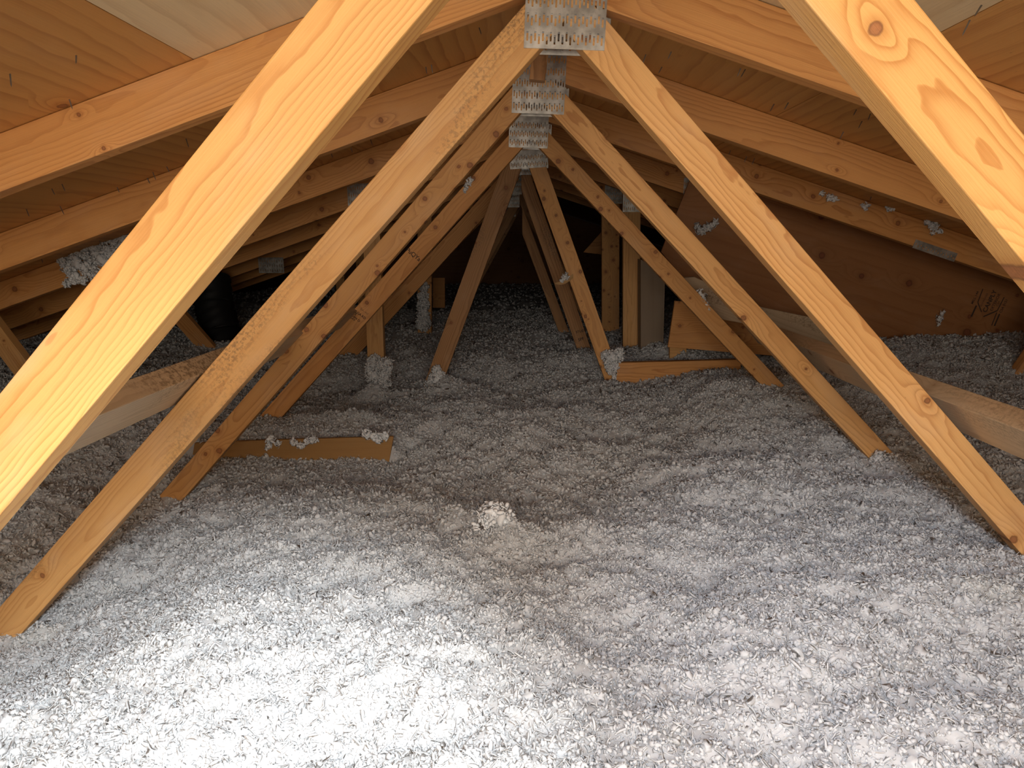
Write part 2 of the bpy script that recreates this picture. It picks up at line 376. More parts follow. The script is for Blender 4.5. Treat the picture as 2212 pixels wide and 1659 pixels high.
TR = {}
labels = {
 0: 'nearest roof truss, two broad honey coloured webs cut off by the photo edges',
 1: 'second truss from the camera, largest toothed steel plate at its apex',
 2: 'third truss from the camera, its plate hanging just below the largest plate',
 3: 'fourth truss from the camera, stamped left web, right web with a long crack',
 4: 'fifth truss, steep old left web and splintered right web around the dark middle',
 5: 'sixth truss, darker steep right web with an ink stamp near its foot',
 6: 'seventh truss, thin brown steep right web just left of the stamped one',
 7: 'eighth truss, faint dark webs beyond the seventh truss',
 8: 'ninth truss, last one showing a glint of steel in the dark'}
for n in range(9):
    TR[n] = empty('roof_truss', (AX, TY(n), -.7), labels[n], 'roof truss', 'roof trusses in a row under the ridge')
    mat = {0: CHORD, 1: CHORD, 2: CHORD, 3: CHORD}.get(n, CHORD)
    for sd in (-1, 1): chord(TR[n], n, sd, mat)
    # hidden tie buried in the insulation
    slab('bottom_chord', [(-3.3, -.94), (3.3, -.94), (3.3, -.851), (-3.3, -.851)], TY(n), .038, CHORD, TR[n])

# truss 0
Y = TY(0)
web(TR[0], 0, -1, half((0, 832), (700, 0), (27, 1100), (915, 0), Y, ext0=.5, ext1=.3), WEBN, lab='broad near web with wavy grain')
web(TR[0], 0, 1, half((1985, 0), (2212, 298), (1853, 145), (2124, 452), Y, ext0=.4, ext1=.75), WEBN, lab='broad near web with a large knot')
gusset('connector_plate', TR[0], -.03, .105, .30, .44, Y)
# truss 1
Y = TY(1)
web(TR[1], 1, -1, half((0, 1298), (1140, 16), (86, 1335), (1143, 117), Y, ext0=.18, ext1=.1, width=None), WEBD, ax=.066)
web(TR[1], 1, 1, half((1315, 50), (2212, 1090), (1266, 115), (2212, 1205), Y, ext0=.1, ext1=.25), WEB, ax=.066)
# truss 2
Y = TY(2)
web(TR[2], 2, -1, half((330, 1085), (1107, 190), (398, 1078), (1105, 262), Y, ext0=.12, ext1=.1), KNOTTY, ax=.03)
web(TR[2], 2, 1, half((1225, 205), (1925, 975), (1196, 250), (1888, 1000), Y, ext0=.1, ext1=.16), WEB, ax=.03)
# truss 3
Y = TY(3)
w3 = web(TR[3], 3, -1, half((530, 925), (1100, 300), (590, 930), (1104, 337), Y, ext0=.12, ext1=.1), CHORD, ax=.01)
web(TR[3], 3, 1, half((1190, 290), (1695, 835), (1170, 325), (1644, 830), Y, ext0=.1, ext1=.14), KNOTTY, ax=.01)
# truss 4 : steep webs and a post
Y = TY(4)
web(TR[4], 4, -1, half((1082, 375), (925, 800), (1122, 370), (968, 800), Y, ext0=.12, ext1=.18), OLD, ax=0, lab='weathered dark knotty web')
web(TR[4], 4, 1, half((1182, 365), (1345, 830), (1146, 370), (1312, 835), Y, ext0=.1, ext1=.1), KNOTTY, ax=0)
web(TR[4], 4, -1, half((786, 560), (797, 870), (822, 560), (833, 870), Y, ext0=.4, ext1=.1), WEB, name='post')
# truss 5
Y = TY(5)
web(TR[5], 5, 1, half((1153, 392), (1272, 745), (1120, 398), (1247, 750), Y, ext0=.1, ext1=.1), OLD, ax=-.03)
web(TR[5], 5, -1, half((712, 785), (1068, 395), (752, 790), (1090, 420), Y, ext0=.1, ext1=.1), CHORD, ax=-.03)
web(TR[5], 5, 1, half((1346, 420), (1346, 765), (1384, 420), (1382, 765), Y, ext0=.1, ext1=.12), WEB, name='post')
web(TR[5], 5, -1, half((372, 690), (440, 770), (405, 685), (478, 765), Y, ext0=.18, ext1=.1), CHORD, below=False)
# truss 6
Y = TY(6)
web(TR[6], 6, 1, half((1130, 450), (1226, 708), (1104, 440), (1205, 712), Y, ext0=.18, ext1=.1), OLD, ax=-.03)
web(TR[6], 6, -1, half((745, 740), (1050, 430), (782, 738), (1070, 452), Y, ext0=.1, ext1=.1), CHORD, ax=-.05)
web(TR[6], 6, 1, half((1300, 400), (1300, 690), (1338, 400), (1338, 690), Y, ext0=.1, ext1=.1), KNOTTY, name='post')
web(TR[6], 6, -1, half((902, 560), (902, 700), (932, 560), (932, 700), Y, ext0=.4, ext1=.1), KNOTTY, name='post')
# trusses 7, 8
for n in (7, 8):
    Y = TY(n)
    for sd in (-1, 1):
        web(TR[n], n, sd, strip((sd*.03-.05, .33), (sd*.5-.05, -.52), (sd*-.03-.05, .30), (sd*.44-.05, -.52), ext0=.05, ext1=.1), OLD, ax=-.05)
    slab('post', [(-1.35, -.6), (-1.29, -.6), (-1.29, -.06), (-1.35, -.06)], Y, .038, KNOTTY, TR[n], math.pi/2)
# outer webs of trusses 3 and 5
web(TR[3], 3, -1, half((-60, 690), (60, 850), (-30, 668), (95, 830), TY(3), ext0=.12, ext1=.1), WEB, below=False)
web(TR[3], 3, 1, half((2200, 800), (2300, 650), (2235, 835), (2340, 690), TY(3), ext0=.08, ext1=.05), CHORD, below=False)

# connector plates
PL = {1: (1137, 104, 1311, 110, .21), 2: (1108, 244, 1221, 248, .165), 3: (1100, 318, 1184, 321, .105), 4: (1101, 366, 1178, 361, .075)}
for n, (a, b, c, d, h) in PL.items():
    A, B = W(a, b, TY(n)), W(c, d, TY(n)); tl = -math.atan2(B.z-A.z, B.x-A.x); z = (A.z+B.z)/2
    pt = gusset('connector_plate', TR[n], A.x, B.x, z, z+h, TY(n), tilt=tl, lab='toothed galvanised steel plate')
    gusset('connector_plate', TR[n], A.x+.005, B.x+.012, z-.0, z+h, TY(n)+.038, back=True, tilt=tl)
for n, (a, b, c, d, h) in {5: (1119, 378, 1143, 378, .04), 6: (1104, 420, 1120, 421, .1), 7: (1098, 448, 1116, 448, .09), 8: (1096, 468, 1108, 468, .09)}.items():
    A, B = W(a, b, TY(n)), W(c, d, TY(n))
    gusset('connector_plate', TR[n], A.x-.02, B.x+.02, A.z, A.z+h+.03, TY(n), cols=12)
def plate_px(n, a, b, c, d, cols=8, lab=None):
    A, B = W(a, d, TY(n)), W(c, b, TY(n)); gusset('connector_plate', TR[n], A.x, B.x, A.z, B.z, TY(n), cols=cols, lab=lab)
plate_px(4, 752, 396, 800, 445, 10); plate_px(5, 1345, 418, 1392, 458, 10, 'bright toothed plate')
plate_px(6, 560, 556, 612, 590, 10); plate_px(6, 1306, 400, 1345, 440, 9)
plate_px(4, 1476, 384, 1494, 420, 5)
# splice plate lying along the lower edge of truss 3's right chord
A, B = W(1968, 560, TY(3)), W(2050, 590, TY(3))
gusset('connector_plate', TR[3], A.x, B.x+.02, A.z+.014, A.z+.044, TY(3), cols=16, rowp=.017, slot=(.0031, .008), tilt=math.atan(SL))

# ------------------------------------------------------------------ loose boards
def board_px(name, pts, Y, t, mat, label, cat, ang=0, group=None):
    o = slab(name, clip([W2(a, b, Y) for a, b in pts], SL, 1, ZR+SL*AX-.004), Y, t, mat, None, ang)
    M = o.matrix_basis.copy()
    return tag(o, label, cat, group)
def brace(pa, pb, side, mat, y0, y1, label):
    Y = TY(1); A = W(*pa, Y); B = W(*pb, Y)          # A lower, B upper corner of the inner face
    up = (B-A); up.y = 0; up.normalize(); out = Vector((side*abs(up.z), 0, abs(up.x)))
    c = A+up*.0445+out*(.019+.001); c.y = 0
    o = bar('lateral_brace', c+Vector((0, y0, 0)), c+Vector((0, y1, 0)), out, .089, .038, mat)
    return tag(o, label, 'brace')
brace((368, 881), (443, 799), -1, BARK, .35, 2.52, 'pale brace with a barky edge running back behind the left webs')
brace((2117, 953), (2067, 885), 1, PALE, .35, 2.52, 'pale brace with black flecks running back behind the right webs')
board_px('baffle_board', [(420, 957), (600, 950), (850, 943), (833, 1040), (820, 1075), (400, 1075)], 2.2, .012, PLYT,
         'thin tan board standing on edge in the fibreglass at left', 'board')
board_px('blocking_board', [(1332, 784), (1600, 777), (1600, 850), (1332, 850)], TY(4)-.04, .036, CHORD,
         'orange brown board lying on edge at the foot of the splintered web', 'board')
pnl = board_px('plywood_sheet', [(1491, 387), (1428, 544), (1476, 600), (1643, 664), (1925, 745), (2400, 850), (2400, 500), (1900, 480), (1690, 420)], 3.02, .0125, PLYD,
         'dark brown plywood sheet with a grade stamp behind the right trusses', 'plywood sheet', -.3)
board_px('spare_board', [(1474, 600), (1500, 598), (1643, 663), (1763, 688), (1850, 745), (2010, 815), (1960, 845), (1716, 726), (1640, 705), (1560, 690)], 2.68, .03, BARK,
         'greyish pale board with a ragged edge along the foot of the brown plywood', 'board', -.35)
board_px('plywood_offcut', [(1443, 750), (1458, 650), (1560, 655), (1700, 695), (1850, 770), (1850, 815), (1690, 770)], 3.0, .016, CHORD,
         'orange plywood offcut with a slanted end behind the cracked web', 'plywood offcut')
board_px('stud_block', [(1447, 750), (1483, 752), (1483, 800), (1447, 800)], 3.3, .03, WEB,
         'short stub of stud under the slanted plywood offcut', 'stud')
board_px('plywood_box_side', [(1384, 560), (1437, 590), (1432, 800), (1384, 800)], 3.55, .1, PLYG,
         'grey weathered plywood standing upright right of the post with the bright plate', 'plywood sheet', math.pi/2)
board_px('far_stud', [(935, 600), (961, 600), (961, 665), (935, 665)], 5.2, .03, CHORD,
         'short brown stud standing in the dark left of centre', 'stud')
board_px('triangle_offcut', [(1260, 545), (1300, 500), (1300, 550)], 5.0, .02, CHORD,
         'small brown triangular offcut in the dark left of the right posts', 'plywood offcut')

# black flexible duct in the dark at left
def duct():
    vs = []; fs = []; n = 20; P = [W(500, 790, 3.9), W(478, 720, 4.0), W(462, 660, 4.05), W(455, 600, 4.1)]
    m = 60
    for i in range(m):
        t = i/(m-1)*3; k = min(2, int(t)); c = P[k].lerp(P[k+1], t-k); r = .105+(.006 if i % 2 else -.004)
        d = (P[k+1]-P[k]).normalized(); a = d.cross(Vector((0, 1, 0))).normalized(); b = a.cross(d)
        for j in range(n):
            th = 2*math.pi*j/n; vs.append(c+(a*math.cos(th)+b*math.sin(th))*r*(1+.03*math.sin(3*th+i)))
    for i in range(m-1):
        for j in range(n): fs.append((i*n+j, i*n+(j+1) % n, (i+1)*n+(j+1) % n, (i+1)*n+j))
    return tag(put('flexible_duct', mesh(vs, fs, True), DUCT), 'black flexible duct in the dark between the left webs', 'duct')
duct()

# splinter on truss 4's right web
def splinter():
    A = W(1238, 596, TY(4)-.004); B = W(1198, 612, TY(4)-.05)
    vs = []; fs = []; m = 8
    for i in range(m+1):
        t = i/m; c = A.lerp(B, t)+Vector((0, 0, -.012*math.sin(math.pi*t))); h = .009*(1-t)**.5*(1 if i < m else 0)+.0015
        vs += [c+Vector((0, 0, h)), c+Vector((0, -.003, 0)), c+Vector((0, 0, -h)), c+Vector((0, .003, 0))]
    for i in range(m):
        for j in range(4): fs.append((i*4+j, i*4+(j+1) % 4, i*4+4+(j+1) % 4, i*4+4+j))
    fs += [(0, 1, 2, 3), (4*m+3, 4*m+2, 4*m+1, 4*m)]
    o = put('splinter', mesh(vs, fs), SPLINT, TR[4]); o['label'] = 'curled splinter peeling off the web'
splinter()

# ------------------------------------------------------------------ writing on the wood
def text_on(s, px, py, Y, size, ang, parent, mirror=False, bold=0.0, name='ink_stamp'):
    cu = bpy.data.curves.new('t', 'FONT'); cu.body = s; cu.size = size; cu.align_x = 'CENTER'; cu.align_y = 'CENTER'; cu.offset = bold
    tmp = bpy.data.objects.new('t', cu); COL.objects.link(tmp)
    dg = bpy.context.evaluated_depsgraph_get(); me = bpy.data.meshes.new_from_object(tmp.evaluated_get(dg)); bpy.data.objects.remove(tmp)
    p = W(px, py, Y)
    M = Matrix.Translation(Vector((p.x, Y-.0006, p.z))) @ Matrix.Rotation(math.pi/2, 4, 'X') @ Matrix.Rotation(ang, 4, 'Z')
    return put(name, me, INK, parent, M)
def joined_text(items, Y, parent, extra=None, name='ink_stamp'):
    bm = bmesh.new()
    for (s, px, py, size, ang, bold) in items:
        o = text_on(s, px, py, Y, size, ang, None, bold=bold); me = o.data.copy(); me.transform(o.matrix_basis); bm.from_mesh(me); bpy.data.objects.remove(o)
    for (p, q, th) in extra or []:
        A = W(*p, Y); B = W(*q, Y); d = (B-A).normalized(); nn = Vector((-d.z, 0, d.x))*th/2; y = Vector((0, -.0006, 0))
        bm.faces.new([bm.verts.new(v+y) for v in (A+nn, A-nn, B-nn, B+nn)])
    me = bpy.data.meshes.new('t'); bm.to_mesh(me); bm.free()
    return put(name, me, INK, parent)
def parent_to(o, par):
    o.parent = par; o.matrix_basis = par.matrix_basis.inverted() @ o.matrix_basis; return o
pa = math.radians(70)
st = joined_text([('CANPLY', 2138, 651, .026, pa, .0006), ('EXTERIOR', 2150, 653, .017, pa, .0002), ('CSA', 2156, 656, .013, pa, 0), ('CSA 0151', 2168, 661, .015, pa, .0003), ('PLYWOOD', 2126, 648, .012, pa, 0), ('MILL 144', 2106, 643, .015, pa, .0002)],
     3.02, None, [((2112, 653), (2123, 624), .004), ((2112, 653), (2120, 674), .004), ((2124, 684), (2154, 671), .005), ((2154, 671), (2169, 642), .004), ((2109, 660), (2098, 684), .007), ((2153, 675), (2142, 703), .004), ((2159, 678), (2148, 704), .006)])
parent_to(st, pnl)
joined_text([('PuQYa', 893, 550, .021, math.radians(-40), .0003)], TY(3), TR[3])
tt = math.radians(-38)
joined_text([('II=- =//', 787, 673, .012, tt, 0), ('NLGA KD', 777, 679, .012, tt, .0003), ('2', 768, 679, .012, tt, .0005), ('S-GRN', 764, 684, .010, tt, .0003), ('S-P-F', 762, 689, .009, tt, .0003), ('O', 775, 693, .012, tt, .0002)], TY(3), TR[3])
joined_text([('SPF', 1255, 733, .022, math.radians(18), .0003), ('STUD', 1253, 716, .018, math.radians(12), .0002)], TY(5), TR[5])

# nails through the deck
for (a, b, sd, tl) in [(377, 150, -1, .5), (150, 215, -1, .3), (22, 160, -1, .3), (330, 372, -1, 0), (318, 385, -1, 0), (253, 405, -1, .1), (286, 425, -1, 0), (130, 446, -1, 0), (57, 452, -1, 0),
                       (165, 120, -1, .3), (112, 408, -1, 0), (134, 398, -1, 0), (402, 300, -1, 0), (360, 360, -1, 0), (480, 315, -1, 0), (1035, 60, -1, 0), (920, 145, -1, .2), (932, 140, -1, .2),
                       (758, 320, -1, 0), (715, 330, -1, 0), (800, 300, -1, 0), (90, 560, -1, 0), (250, 540, -1, 0), (215, 520, -1, 0), (880, 305, -1, 0),
                       (1395, 118, 1, 0), (1450, 112, 1, .1), (1600, 148, 1, 0), (1610, 150, 1, .2), (1672, 225, 1, .2), (1703, 222, 1, .2), (1850, 237, 1, .2), (1862, 262, 1, .2), (1822, 285, 1, 0),
                       (1760, 288, 1, 0), (1793, 300, 1, 0), (1904, 340, 1, .1), (1880, 246, 1, 0), (1295, 240, 1, 0), (1320, 252, 1, 0), (2120, 12, 1, .3), (2095, 44, 1, 0), (2182, 232, 1, 0), (1430, 145, 1, .2),
                       (1882, 425, 1, 0), (1893, 448, 1, 0), (1613, 338, 1, 0), (1630, 342, 1, 0), (1578, 325, 1, 0), (1232, 60, 1, 0)]:
    nail(a, b, sd, random.uniform(.010, .019), tl)

# ------------------------------------------------------------------ loose-fill insulation
CP = np.array([  # x, y, z, reach
 (-1.0, 1.257, -.775, .3), (1.0, 1.257, -.62, .5), (0, .7, -.62, .5), (0, 1.2, -.64, .4), (-.5, .9, -.62, .4), (.6, .9, -.60, .4), (-1.03, 1.867, -.715, .35), (.98, 1.867, -.60, .4),
 (0, 1.6, -.655, .35), (-.4, 1.6, -.66, .35), (.5, 1.5, -.62, .35), (-.7, 2.12, -.71, .2), (-.95, 2.1, -.72, .2), (-.5, 2.1, -.70, .16), (-.7, 2.36, -.62, .12), (-.9, 2.36, -.63, .12), (-.3, 2.2, -.655, .3), (.3, 2.1, -.63, .4), (-.95, 2.477, -.66, .3), (.88, 2.477, -.515, .35), (.3, 2.6, -.62, .35),
 (-.69, 3.087, -.69, .3), (-.35, 3.05, -.66, .3), (.4, 3.03, -.632, .25), (.75, 2.95, -.57, .3), (0, 3.0, -.64, .3), (.3, 3.697, -.56, .4), (-.9, 3.697, -.61, .4), (0, 3.7, -.60, .4), (.24, 4.307, -.53, .5), (-.5, 4.4, -.56, .5),
 (1.0, 3.5, -.52, .4), (1.8, 2.9, -.42, .4), (1.4, 2.2, -.50, .4), (1.9, 2.0, -.48, .5), (2.6, 3, -.42, .6), (-1.6, 2.4, -.56, .4), (-1.8, 3.2, -.56, .5), (-1.5, 1.6, -.66, .4), (-2.5, 2.6, -.52, .6), (1.6, 1.2, -.55, .6), (-1.7, .8, -.66, .6),
 (0, 5.5, -.53, 1), (0, 7.5, -.53, 1.5), (2.2, 5, -.45, 1), (-2.2, 5, -.5, 1), (3.5, 3, -.5, 1), (-3.5, 3, -.52, 1), (0, 0, -.62, .6)])
def hbase(x, y):
    num = np.zeros_like(x); den = np.full_like(x, 1e-9)
    for (a, b, z, r_) in CP:
        wgt = np.exp(-((x-a)**2+(y-b)**2)/(2*(r_*.62)**2))/r_**2+1e-7; num += wgt*z; den += wgt
    return num/den
def vnoise(x, y, sc, seed):
    r_ = np.random.default_rng(seed); T = r_.random((256, 256))
    u, v = x*sc+1000, y*sc+1000; i = np.floor(u).astype(int); j = np.floor(v).astype(int); fu = u-i; fv = v-j
    fu = fu*fu*(3-2*fu); fv = fv*fv*(3-2*fv); g = lambda a, b: T[a % 256, b % 256]
    return (g(i, j)*(1-fu)+g(i+1, j)*fu)*(1-fv)+(g(i, j+1)*(1-fu)+g(i+1, j+1)*fu)*fv-.5
def bumpf(x, y, cx, cy, r_, h): return h*np.exp(-((x-cx)**2+(y-cy)**2)/(r_*r_))
def height(x, y):
    z = hbase(x, y)
    z = z+.045*vnoise(x, y, 4, 1)+.034*vnoise(x, y, 9, 2)+.020*vnoise(x, y, 22, 3)+.014*vnoise(x, y, 48, 4)+.007*vnoise(x, y, 95, 5)
    z = z+bumpf(x, y, -.02, 1.42, .06, .045)+bumpf(x, y, -.15, 1.55, .05, .02)+bumpf(x, y, .42, 1.06, .16, .03)-bumpf(x, y, .15, 1.08, .11, .035)-bumpf(x, y, .33, 1.22, .06, .02)
    sm = lambda t: np.clip(t, 0, 1)**2*(3-2*np.clip(t, 0, 1))
    wx = sm((x+1.25)/.15)*sm((-.40-x)/.05)
    nz = .35*(z-hbase(x, y))
    z = z+(-.703+nz-z)*wx*sm((y-1.98)/.12)*(y < 2.2095)
    z = z+(-.650+.02*sm((y-2.25)/.1)+nz*.4-.05*np.clip(x+.75, 0, 1)-z)*wx*(y >= 2.2095)*sm((2.5-y)/.15)
    z = z+bumpf(x, y, -.35, 3.03, .07, .06)+bumpf(x, y, -.69, 3.03, .07, .05)+bumpf(x, y, .98, 1.82, .06, .02)
    return z
def sheet(xs, ys):
    X, Yg = np.meshgrid(xs, ys); Z = height(X, Yg); n, m = X.shape
    V = np.stack([X, Yg, Z], -1).reshape(-1, 3); idx = np.arange(n*m).reshape(n, m)
    Q = np.stack([idx[:-1, :-1], idx[:-1, 1:], idx[1:, 1:], idx[1:, :-1]], -1).reshape(-1, 4)
    return V, Q
def mesh_np(V, tris=None, quads=None):
    me = bpy.data.meshes.new('m'); nt = 0 if tris is None else len(tris); nq = 0 if quads is None else len(quads)
    me.vertices.add(len(V)); me.vertices.foreach_set('co', V.astype(np.float32).ravel())
    parts = []; starts = []; tot = []
    if nq: parts.append(quads.ravel()); tot.append(np.full(nq, 4))
    if nt: parts.append(tris.ravel()); tot.append(np.full(nt, 3))
    li = np.concatenate(parts); tt = np.concatenate(tot); st_ = np.concatenate([[0], np.cumsum(tt)[:-1]])
    me.loops.add(len(li)); me.loops.foreach_set('vertex_index', li.astype(np.int32))
    me.polygons.add(len(tt)); me.polygons.foreach_set('loop_start', st_.astype(np.int32)); me.polygons.foreach_set('loop_total', tt.astype(np.int32))
    me.polygons.foreach_set('use_smooth', np.ones(len(tt), bool)); me.update(calc_edges=True)
    return me

# tuft shapes: rounded puffs and curled wisps
def ico(sub):
    bm = bmesh.new(); bmesh.ops.create_icosphere(bm, subdivisions=sub, radius=1)
    V = np.array([v.co[:] for v in bm.verts]); T = np.array([[v.index for v in f.verts] for f in bm.faces]); bm.free(); return V, T
def puff_variants(sub, k):
    V0, T = ico(sub); out = []
    for i in range(k):
        V = V0*(1+.45*rng.standard_normal((len(V0), 1)).clip(-1.2, 1.2)); V = V*np.array([1, .75, .6]); out.append((V, T))
    return out
def curl_variants(k, seg=6, w0=.16, w1=.42):
    out = []
    for i in range(k):
        a0 = rng.uniform(.8, 2.8); tw = rng.uniform(-1, 1); ts = np.linspace(0, 1, seg+1); V = []; T = []
        wd = rng.uniform(w0, w1)
        for t in ts:
            th = t*a0; r_ = 1+tw*.3*t; c = np.array([r_*math.sin(th), 1-r_*math.cos(th), .5*tw*t]); h = wd*math.sin(math.pi*min(1, .12+.88*t))**.6+.02
            nrm = np.array([math.sin(th), -math.cos(th), 0]); b = np.array([0, 0, 1.])
            V += [c+b*h, c+nrm*h*.45, c-b*h]
        for s_ in range(seg):
            for j in range(3):
                a, b_ = s_*3+j, s_*3+(j+1) % 3; T += [(a, b_, b_+3), (a, b_+3, a+3)]
        V = np.array(V); V -= V.mean(0); V /= np.abs(V).max(); out.append((V, np.array(T)))
    return out
PUFF_HI, PUFF_LO, CURL, CURL_LO, WISP = puff_variants(2, 5), puff_variants(1, 6), curl_variants(8), curl_variants(6, 3), curl_variants(10, 4, .05, .13)
def rots(n):
    q = rng.standard_normal((n, 4)); q /= np.linalg.norm(q, axis=1)[:, None]; a, b, c, d = q.T
    return np.stack([1-2*(c*c+d*d), 2*(b*c-a*d), 2*(b*d+a*c), 2*(b*c+a*d), 1-2*(b*b+d*d), 2*(c*d-a*b), 2*(b*d-a*c), 2*(c*d+a*b), 1-2*(b*b+c*c)], -1).reshape(n, 3, 3)
def scatter(P, size, variants):
    Vs = []; Ts = []; base = 0; sel = rng.integers(0, len(variants), len(P))
    for k, (V, T) in enumerate(variants):
        m = np.where(sel == k)[0]
        if len(m) == 0: continue
        Vk = np.einsum('nij,vj->nvi', rots(len(m)), V)*size[m][:, None, None]+P[m][:, None, :]
        Tk = (T[None]+(np.arange(len(m))*len(V))[:, None, None]).reshape(-1, 3)+base
        Vs.append(Vk.reshape(-1, 3)); Ts.append(Tk); base += len(m)*len(V)
    return np.concatenate(Vs), np.concatenate(Ts)
def combine(parts):
    Vs = []; Ts = []; b = 0
    for V, T in parts: Vs.append(V); Ts.append(T+b); b += len(V)
    return np.concatenate(Vs), np.concatenate(Ts)
def samp(n, x0, x1, y0, y1, fan=True):
    y = rng.uniform(y0, y1, n); 
    if fan:
        k = 1.0; lim = y*.86+.12; x = rng.uniform(-1, 1, n)*lim*1.03
    else: x = rng.uniform(x0, x1, n)
    return x, y
parts = []
def layer(n, y0, y1, s0, s1, variants, lift):
    y = np.sqrt(rng.uniform(y0**2, y1**2, n)); x = rng.uniform(-1, 1, n)*(y*.84+.15)
    keep = np.abs(x) < 3.3; x, y = x[keep], y[keep]
    sz = rng.uniform(s0, s1, len(x))*rng.choice([.7, 1, 1.3], len(x), p=[.4, .4, .2])
    z = height(x, y)+rng.uniform(-.45, .8, len(x))*lift
    parts.append(scatter(np.stack([x, y, z], -1), sz, variants))
layer(52000, .55, 1.45, .0024, .0050, PUFF_LO, .005)
layer(1500, .6, 1.5, .005, .008, PUFF_HI, .001)
layer(26000, .55, 1.6, .0028, .0058, CURL_LO, .005)
layer(52000, .55, 1.7, .0034, .0080, WISP, .008)
layer(26000, 1.6, 3.0, .005, .010, WISP, .009)
layer(1500, .55, 1.6, .006, .009, CURL, .008)
layer(52000, 1.4, 2.8, .0034, .0075, PUFF_LO, .005)
layer(40000, 1.55, 3.0, .0045, .009, CURL_LO, .007)
layer(26000, 2.6, 3.6, .005, .009, PUFF_LO, .005)
layer(34000, 2.8, 5.5, .006, .013, PUFF_LO, .006)
layer(26000, 2.8, 5.5, .007, .013, CURL_LO, .009)
layer(12000, 5.2, 8.8, .012, .022, PUFF_LO, .008)
# wool lying against feet of webs and over the edge of the tan board joins the blanket
gx = np.concatenate([np.arange(-4.3, -1.7, .05), np.arange(-1.7, 1.7, .009), np.arange(1.7, 4.35, .05)])
gy = np.concatenate([np.arange(-.6, .5, .05), np.arange(.5, 2.6, .009), np.arange(2.6, 4, .016), np.arange(4, 9.09, .05)])
Vb, Qb = sheet(gx, gy)
# keep the outer rim under the deck
top = ZR-SL*np.abs(Vb[:, 0]-AX)-.03; Vb[:, 2] = np.minimum(Vb[:, 2], top)
# extra tufts on the steep faces of mounds and hollows
a_, b_, c_, d_ = (Vb[Qb[:, k]] for k in range(4)); nn = np.cross(c_-a_, d_-b_); ar = np.linalg.norm(nn, axis=1)/2; cen = (a_+b_+c_+d_)/4
stp = 1-nn[:, 2]/(2*ar); wgt = ar*np.clip(stp, 0, 1)*(cen[:, 1] > .6)*(cen[:, 1] < 5.2)*(np.abs(cen[:, 0]) < cen[:, 1]*.84+.15)/np.maximum(cen[:, 1], 1)**1.2
wgt = wgt*~((np.abs(cen[:, 1]-2.206) < .014)*(cen[:, 0] > -1.2)*(cen[:, 0] < -.44))
n_ = 70000; pick = rng.choice(len(wgt), n_, p=wgt/wgt.sum()); u_, v_ = rng.random((2, n_, 1))
pp = (a_[pick]*(1-u_)+b_[pick]*u_)*(1-v_)+(d_[pick]*(1-u_)+c_[pick]*u_)*v_+rng.normal(0, .0012, (n_, 3))
szz = (.0026+.0016*np.clip(pp[:, 1]-1, 0, 4))*rng.uniform(.7, 1.5, n_); hf = rng.random(n_) < .55
parts.append(scatter(pp[hf], szz[hf], PUFF_LO)); parts.append(scatter(pp[~hf], szz[~hf]*1.4, CURL_LO))
Vt, Tt = combine(parts)
me = mesh_np(np.concatenate([Vb, Vt]), tris=Tt+len(Vb), quads=Qb)
ins = put('loose_insulation', me, WOOL)
tag(ins, 'white loose-fill fibreglass blown deep over the whole attic floor', 'insulation', kind='stuff')

def clump(label, pts, dens=1.0, size=(.004, .009), wisps=.5, group='tufts of fibreglass caught on the timber'):
    """a tuft of wool: pts = (x,y,z,r) blobs"""
    P = []; 
    for (x, y, z, r_) in pts:
        n = int(dens*max(12, 340*(r_/.05)**2)); v = rng.standard_normal((n, 3)); v /= np.linalg.norm(v, axis=1)[:, None]
        P.append(np.array([x, y, z])+v*(r_*rng.uniform(.35, 1.0, n)**.6)[:, None])
    P = np.concatenate(P); n = len(P); k = rng.random(n) < wisps; sz = rng.uniform(size[0], size[1], n)
    Pc = np.array([[x, y, z] for x, y, z, r_ in pts]); rc = np.array([r_ for *_, r_ in pts])
    prt = [scatter(np.repeat(Pc, 3, 0)+rng.normal(0, .25, (3*len(Pc), 3))*np.repeat(rc, 3)[:, None], np.repeat(rc, 3)*.62, PUFF_HI)]
    if (~k).any(): prt.append(scatter(P[~k], sz[~k], PUFF_LO))
    if k.any(): prt.append(scatter(P[k], sz[k]*1.25, CURL))
    V, T = combine(prt); c = Vector(pts[0][:3]); V = V-np.array(c)
    o = put('insulation_tuft', mesh_np(V, tris=T), TUFT, None, Matrix.Translation(c))
    return tag(o, label, 'insulation tuft', group)
def B(px, py, Y, rpx): p = W(px, py, Y); return (p.x, p.y, p.z, rpx*Y/1500)
Yc = TY(3)-.012
clump('large snowy patch of fibreglass stuck on the left rafter, left of the broad near web',
      [B(x, y, Yc, r_) for x, y, r_ in ((150, 575, 18), (175, 560, 24), (205, 545, 24), (235, 535, 22), (262, 525, 16), (160, 600, 14), (195, 582, 20), (225, 560, 20), (250, 545, 18), (280, 508, 12), (135, 562, 12), (180, 605, 9), (145, 612, 8))], dens=1.6)
Yc = TY(4)-.03
clump('tall column of fibreglass wrapped round the foot of the left post',
      [B(x, y, Yc, r_) for x, y, r_ in ((810, 785, 20), (828, 800, 18), (805, 810, 20), (825, 825, 22), (815, 845, 18), (835, 785, 14), (838, 860, 20), (815, 870, 26), (840, 885, 26), (800, 790, 12))], dens=1.3)
clump('cone of fibreglass heaped on the foot of the weathered dark web',
      [B(x, y, Yc, r_) for x, y, r_ in ((943, 800, 11), (945, 815, 18), (940, 835, 24), (945, 855, 30), (935, 875, 34), (955, 870, 26), (915, 870, 24))], dens=1.3)
clump('ball of fibreglass stuck on the foot of the splintered web beside the low board',
      [B(x, y, Yc, r_) for x, y, r_ in ((1322, 775, 20), (1335, 768, 15), (1310, 768, 13), (1325, 795, 16), (1318, 785, 16), (1340, 760, 8), (1328, 815, 6))], dens=1.3)
